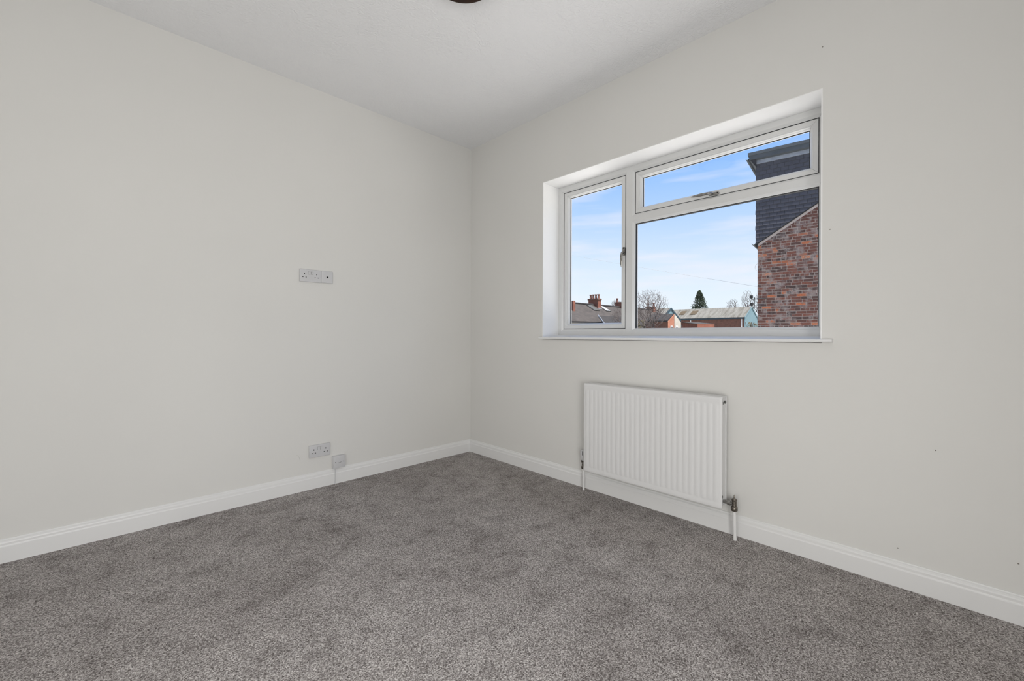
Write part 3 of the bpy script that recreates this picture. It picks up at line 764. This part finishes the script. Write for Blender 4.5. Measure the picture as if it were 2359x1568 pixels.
sl_dir = Vector((0, hx, tzr - tze)).normalized()
def on_roof(px, py): return on_plane(px, py, Vector((X0, ty_, tzr)), sn)
def roof_box(name, px, py, lx, ls, mat, parent, h=.07, fr=None):
    c_ = on_roof(px, py); ex = Vector((1, 0, 0))
    q = [c_ - ex * lx / 2 - sl_dir * ls / 2, c_ + ex * lx / 2 - sl_dir * ls / 2, c_ + ex * lx / 2 + sl_dir * ls / 2, c_ - ex * lx / 2 + sl_dir * ls / 2]
    f_ = MB().prism([p - sn * .02 for p in q], sn * h).build(name, fr or M['darkslate'], parent)
    k_ = .86; q2 = [c_ + (p - c_) * k_ for p in q]
    MB().prism([p + sn * (h - .025) for p in q2], sn * .02).build('pane', mat, f_, off=tuple(parent.location))
roof_box('rooflight', 1365.5, 709.5, .85, 1.15, M['rooflight_dark'], ter)
roof_box('rooflight', 1393, 711.2, .75, 1.15, M['rooflight'], ter)
def chimney(x, w_x, w_y, zt, pots, parent, zb=None, ph=.42):
    zb = zb or tzr - .8
    c_ = MB().box((x - w_x / 2, ty_ - w_y / 2, zb), (x + w_x / 2, ty_ + w_y / 2, zt)).build('chimney', M['farbrick2'], parent)
    off = tuple(parent.location)
    MB().box((x - w_x / 2 - .06, ty_ - w_y / 2 - .06, zt - .14), (x + w_x / 2 + .06, ty_ + w_y / 2 + .06, zt - .02)).build('chimney_cap', M['farbrick'], c_, off=off)
    for i in range(pots):
        y = ty_ + (i - (pots - 1) / 2) * (w_y - .22) / max(1, pots - 1)
        MB().lathe([(.13, zt), (.11, zt + .05), (.095, zt + ph * .75), (.13, zt + ph * .8), (.13, zt + ph)], (x, y, 0), 10).build('chimney_pot', M['pot'], c_, off=off)
chimney(32.95, .50, 1.15, 4.68, 4, ter)
MB().box((32.66, ty_ - .65, tzr - .42), (33.24, ty_ - .45, tzr - .30)).build('flashing', M['lead'], ter)
chimney(37.75, .50, 1.05, 4.62, 2, ter)
chimney(44.4, .50, .9, 4.45, 2, ter)
pw = on_roof(1318.5, 713)
MB().box((pw.x - .22, pw.y - .25, pw.z - .5), (pw.x + .10, pw.y + .25, at(1318, 693, (pw - CAM).dot(fw)).z)).build('party_wall', M['farbrick2'], ter)
# rear extension with a dark roof and a pale barge board
ex0 = on_plane(1379, 728, Vector((0, 18.3, 0)), Vector((0, 1, 0))).x
ext = thing('rear_extension', (ex0 + 3, 17.9, GZ), 'low rear extension with a dark slate roof in front of the terrace', 'extension')
MB().box((ex0 + .1, 17.75, GZ), (ex0 + 6.8, 18.2, 1.95)).build('wall', M['render'], ext)
MB().prism([(ex0, 17.6, 2.02), (ex0, 18.3, 2.80), (ex0, 18.3, 2.60), (ex0, 17.7, 1.92)], (7.0, 0, 0)).build('roof', M['darkslate'], ext)
MB().prism([(ex0 - .08, 17.55, 2.00), (ex0 - .08, 18.3, 2.86), (ex0 - .08, 18.3, 2.76), (ex0 - .08, 17.55, 1.90)], (.05, 0, 0)).build('barge_board', M['lead'], ext)

# ---- gabled buildings with the ridge along world Y and the gable end facing -Y
def gabled(name, px, py, depth, h, L, zdrop, label, cat, roof, gable, wall, verge_mat, under=None):
    A = at(px, py, depth); ze = A.z - zdrop
    t = thing(name, (A.x, A.y, GZ), label, cat)
    MB().box((A.x - h + .15, A.y + .02, GZ), (A.x + h - .15, A.y + L, ze)).build('wall', wall, t)
    MB().prism([(A.x - h, A.y, ze), (A.x, A.y, A.z), (A.x + h, A.y, ze), (A.x + h, A.y, ze - .15), (A.x + h - .1, A.y, ze - .15), (A.x, A.y, A.z - .17), (A.x - h + .1, A.y, ze - .15), (A.x - h, A.y, ze - .15)], (0, L, 0)).build('roof', roof, t)
    if gable is not None:
        MB().prism([(A.x - h + .05, A.y + .03, ze - .15 if under is None else under), (A.x + h - .05, A.y + .03, ze - .15 if under is None else under), (A.x + h - .05, A.y + .03, ze - .1), (A.x, A.y + .03, A.z - .14), (A.x - h + .05, A.y + .03, ze - .1)], (0, -.06, 0)).build('gable_end', gable, t)
    if verge_mat is not None:
        for sg in (-1, 1):
            MB().prism([(A.x, A.y - .05, A.z + .04), (A.x + sg * (h + .05), A.y - .05, ze + .02), (A.x + sg * (h + .05), A.y - .05, ze - .24), (A.x, A.y - .05, A.z - .22)], (0, -.06, 0)).build('verge_board', verge_mat, t)
    return t, A, ze
shed, A, ze = gabled('warehouse', 1731, 706, 70, 3.4, 13.6, 1.82, 'long pale corrugated roofed warehouse with a light blue gable end', 'warehouse', M['corrugated'], M['blue'], M['farbrick'], M['blue'], under=GZ)
MB().box((A.x - 3.46, A.y, ze - .26), (A.x - 3.25, A.y + 13.6, ze - .10)).build('eaves_board', M['blue_dark'], shed)
sn2 = Vector((-1.82, 0, 3.4)).normalized(); sd2 = Vector((3.4, 0, 1.82)).normalized()
for px, py, lx, ls in ((1573, 721.3, .95, 1.5), (1599, 720.6, 1.05, 1.5)):
    c_ = on_plane(px, py, A, sn2); ey = Vector((0, 1, 0))
    MB().prism([c_ - ey * lx / 2 - sd2 * ls / 2 + sn2 * .01, c_ + ey * lx / 2 - sd2 * ls / 2 + sn2 * .01, c_ + ey * lx / 2 + sd2 * ls / 2 + sn2 * .01, c_ - ey * lx / 2 + sd2 * ls / 2 + sn2 * .01], sn2 * .06).build('rooflight', M['tan'], shed)
for px in (1591, 1708.5):
    c_ = on_plane(px, 736, Vector((A.x - 3.3, 0, 0)), Vector((1, 0, 0)))
    MB().tube([(c_.x, c_.y, GZ), (c_.x, c_.y, ze - .3)], .09, 8).build('downpipe', M['white_paint'], shed)
nribs = 46
w = MB()
for q in range(nribs):
    y = A.y + .15 + q * 13.3 / nribs
    p0 = Vector((A.x - 3.4, y, ze)) ; p1 = Vector((A.x, y, A.z))
    w.prism([p0, p0 + Vector((0, .10, 0)), p0 + Vector((0, .05, 0)) + sn2 * .045], p1 - p0)
tag(w.build('sheet_corrugation', M['corrugated'], shed), kind='stuff')
gabled('workshop', 1545, 709, 58, 2.97, 6.0, 1.57, 'smaller pale roofed workshop with a blue gable between the bare tree and the warehouse', 'workshop', M['corrugated'], M['blue'], M['farbrick'], M['blue_dark'], under=GZ)
dh, A, ze = gabled('outhouse', 1552, 722, 42, 1.4, 2.3, .70, 'small outhouse with a dark slate roof and a half brick half cream gable', 'outhouse', M['darkslate'], None, M['farbrick'], None)
MB().prism([(A.x - 1.3, A.y, GZ), (A.x, A.y, GZ), (A.x, A.y, A.z - .1), (A.x - 1.3, A.y, ze - .12)], (0, -.05, 0)).build('brick_gable', M['orange_brick'], dh)
MB().prism([(A.x, A.y, GZ), (A.x + 1.45, A.y, GZ), (A.x + 1.45, A.y, ze - .15), (A.x, A.y, A.z - .02)], (0, -.08, 0)).build('rendered_gable', M['render'], dh)
for dx in (-.62, .45):
    f_ = MB().box((A.x + dx - .22, A.y - .05, ze - 1.15), (A.x + dx + .22, A.y - .12, ze - .52)).build('window', M['white_paint'], dh)
    MB().box((A.x + dx - .15, A.y - .115, ze - 1.08), (A.x + dx + .15, A.y - .125, ze - .59)).build('pane', M['dark'], f_, off=tuple(dh.location))
# brick lean-to
p0, p1 = at(1571.5, 741.5, 53), at(1606.5, 745, 50.5)
d_ = (p1 - p0); d_.z = 0; dn = Vector((-d_.y, d_.x, 0)).normalized()
lt = thing('brick_store', ((p0.x + p1.x) / 2, (p0.y + p1.y) / 2, GZ), 'low brick store with a pale sloping roof edge below the warehouse', 'store')
if dn.dot(fw) < 0: dn = -dn
MB().prism([(p0.x, p0.y, GZ), (p1.x, p1.y, GZ), (p1.x, p1.y, p1.z - .05), (p0.x, p0.y, p0.z - .05)], dn * 2.5).build('wall', M['farbrick2'], lt)
MB().prism([p0 - dn * .1, p1 - dn * .1, p1 - dn * .1 - Vector((0, 0, .055)), p0 - dn * .1 - Vector((0, 0, .055))], dn * 2.7).build('roof', M['roofslate'], lt)

# ---- trees
def bare_tree(pxb, pxc, pyc, hw, hh, depth, n, label, seed, tmin=None):
    """bare tree: trunk from the ground, crown grown towards points in an ellipsoid (centre and half sizes in pixels at that depth)"""
    rg = random.Random(seed); sc = depth / FPX
    b0 = at(pxb, 772, depth); b0.z = GZ
    cc = at(pxc, pyc, depth); rh, rv = hw * sc, hh * sc
    tmin = tmin or .00014 * depth
    t = thing('bare_tree', tuple(b0), label, 'tree', 'bare winter trees')
    nodes, par = [], []
    fork = Vector((b0.x * .35 + cc.x * .65, b0.y * .35 + cc.y * .65, cc.z - rv * 1.05))
    for k in range(7):
        f = k / 6; p = b0.lerp(fork, f)
        if 0 < k < 6: p += Vector((rg.uniform(-1, 1), rg.uniform(-1, 1), 0)) * rh * .05
        nodes.append(p); par.append(k - 1)
    tgt = []
    while len(tgt) < n:
        q = Vector((rg.uniform(-1, 1), rg.uniform(-1, 1), rg.uniform(-1, 1)))
        if q.length > 1 or q.length < rg.uniform(0, .75): continue
        q *= rg.uniform(.86, 1.08)
        tgt.append(Vector((cc.x + q.x * rh, cc.y + q.y * rh, cc.z + q.z * rv)))
    tgt.sort(key=lambda q: (q - fork).length + rg.uniform(0, .35) * rv)
    arr = np.zeros((n * 4 + 10, 3))
    plen = np.zeros(n * 4 + 10)
    for k, q in enumerate(nodes): arr[k] = q
    for q in tgt:
        nn = len(nodes); D = arr[5:nn] - np.array(q); d2 = np.sqrt((D * D).sum(1)) * np.where(D[:, 2] > 0, 1.35, 1.0) + .42 * plen[5:nn]
        bi = 5 + int(d2.argmin())
        p = nodes[bi]; L = (q - p).length; ns = 2 if L < rv * .3 else 4
        prev = bi
        for k in range(1, ns + 1):
            r_ = p.lerp(q, k / ns)
            if k < ns: r_ += Vector((rg.uniform(-1, 1), rg.uniform(-1, 1), rg.uniform(-.4, 1))) * L * .08
            nodes.append(r_); par.append(prev); j_ = len(nodes) - 1; arr[j_] = r_; plen[j_] = plen[prev] + (r_ - nodes[prev]).length; prev = j_
    w_ = [1] * len(nodes)
    for k in range(len(nodes) - 1, 0, -1): w_[par[k]] += w_[k]
    R = [tmin * max(1.0, (x / 3) ** .40) for x in w_]
    trunk, tw = MB(), MB()
    for k in range(1, len(nodes)):
        (trunk if k <= 6 else tw).tube([nodes[par[k]], nodes[k]], [min(R[par[k]], R[k] * 1.5), R[k]], 6 if k <= 6 else (4 if R[k] > tmin * 2.5 else 3), caps=False)
    trunk.build('trunk', M['bark'], t); tw.build('branches', M['twig'], t)
    return t
bare_tree(1520, 1494, 708, 47, 45, 26, 1900, 'large bare tree with tangled branches right of the window mullion', 11)
bare_tree(1444, 1428, 728, 24, 20, 30, 700, 'low bare tree behind the window mullion', 5)
bare_tree(1424, 1420, 700, 13, 12, 65, 380, 'small distant bare tree behind the terrace ridge', 23)
bare_tree(1690, 1688, 705, 15, 19, 92, 420, 'distant bare tree behind the warehouse roof, left of the pair', 31)
bare_tree(1722, 1721, 692, 13, 27, 102, 420, 'tall distant bare tree beside the brick house corner', 37)
bare_tree(1748, 1746, 698, 12, 22, 82, 380, 'distant bare tree partly hidden behind the brick house', 41)

def leafy(name, mat, t, pts_r, n, size, seed):
    rg = random.Random(seed); w = MB()
    for _ in range(n):
        c_, r = pts_r(rg)
        a = Vector((rg.gauss(0, 1), rg.gauss(0, 1), rg.gauss(0, 1))).normalized(); b2 = a.orthogonal().normalized(); s_ = size * rg.uniform(.6, 1.4)
        c2 = a.cross(b2)
        w.add([c_ + b2 * s_, c_ - b2 * s_ * .5 + c2 * s_ * .7, c_ - b2 * s_ * .5 - c2 * s_ * .7, c_ + a * s_ * .8], [(0, 1, 2), (0, 3, 1), (1, 3, 2), (2, 3, 0)])
    return w.build(name, mat, t)
b0 = at(1611, 772, 84); b0.z = GZ; ctop = at(1609, 669, 84).z
con = thing('conifer', tuple(b0), 'dark green conifer standing behind the warehouse roof', 'tree')
MB().tube([b0, Vector((b0.x, b0.y, ctop - 1))], [.2, .04], 8).build('trunk', M['bark'], con)
rg0 = random.Random(2)
lob = [(rg0.uniform(0, 2 * math.pi), rg0.uniform(.0, 1.0)) for _ in range(26)]
def con_pt(rg):
    la, lh = lob[rg.randrange(26)]
    zz = max(0, min(1, lh + rg.gauss(0, .05))) if rg.random() < .55 else rg.random() ** .8
    R_ = (2.15 * (1 - zz) ** .75 + .08) * (.74 + .32 * math.sin(zz * 41 + la * 3) ** 2)
    an = la + rg.gauss(0, .5) if rg.random() < .55 else rg.uniform(0, 2 * math.pi)
    rr = R_ * math.sqrt(rg.uniform(.1, 1.35))
    return Vector((b0.x + rr * math.cos(an), b0.y + rr * math.sin(an), (ctop - 6.5) + zz * 6.5)), 0
leafy('foliage', M['conifer'], con, con_pt, 3600, .12, 4)

def shrub(px, ptop, depth, rx, label, seed, nleaf=900, size=.05, mat='shrub'):
    c0 = at(px, 772, depth); c0.z = GZ; zt = at(px, ptop, depth).z
    t = thing('shrub', tuple(c0), label, 'shrub')
    MB().tube([c0, Vector((c0.x, c0.y, zt - .4))], [.05, .015], 6).build('stem', M['bark'], t)
    rg = random.Random(seed); st = MB()
    for k in range(40):
        an = rg.uniform(0, 6.28); e_ = Vector((c0.x + rx * .9 * math.cos(an) * rg.random(), c0.y + rx * .9 * math.sin(an) * rg.random(), zt - rg.uniform(0, .9)))
        s0 = Vector((c0.x, c0.y, GZ + (zt - GZ) * rg.uniform(.3, .7)))
        st.tube([s0, s0.lerp(e_, .5) + Vector((0, 0, .1)), e_], [.015, .01, .006], 4, caps=False)
    st.build('branches', M['twig'], t)
    def pt(rg):
        an = rg.uniform(0, 6.28); zz = rg.random(); rr = rx * math.sqrt(rg.random()) * (1 - zz ** 3 * .6)
        return Vector((c0.x + rr * math.cos(an), c0.y + rr * math.sin(an), zt - (1 - zz) * 2.6)), 0
    leafy('leaves', M[mat], t, pt, nleaf, size, seed + 1)
shrub(1727, 741, 22, .30, 'brown-green shrub top against the blue gable', 51, 380, .035)
shrub(1739, 743, 22.5, .22, 'small brown shrub top beside the brick house', 53, 260, .032)
shrub(1475, 738, 24, .5, 'olive green shrub low beside the window mullion', 55, 500, .045)

for o in bpy.data.objects:
    if '_world' in o: del o['_world']
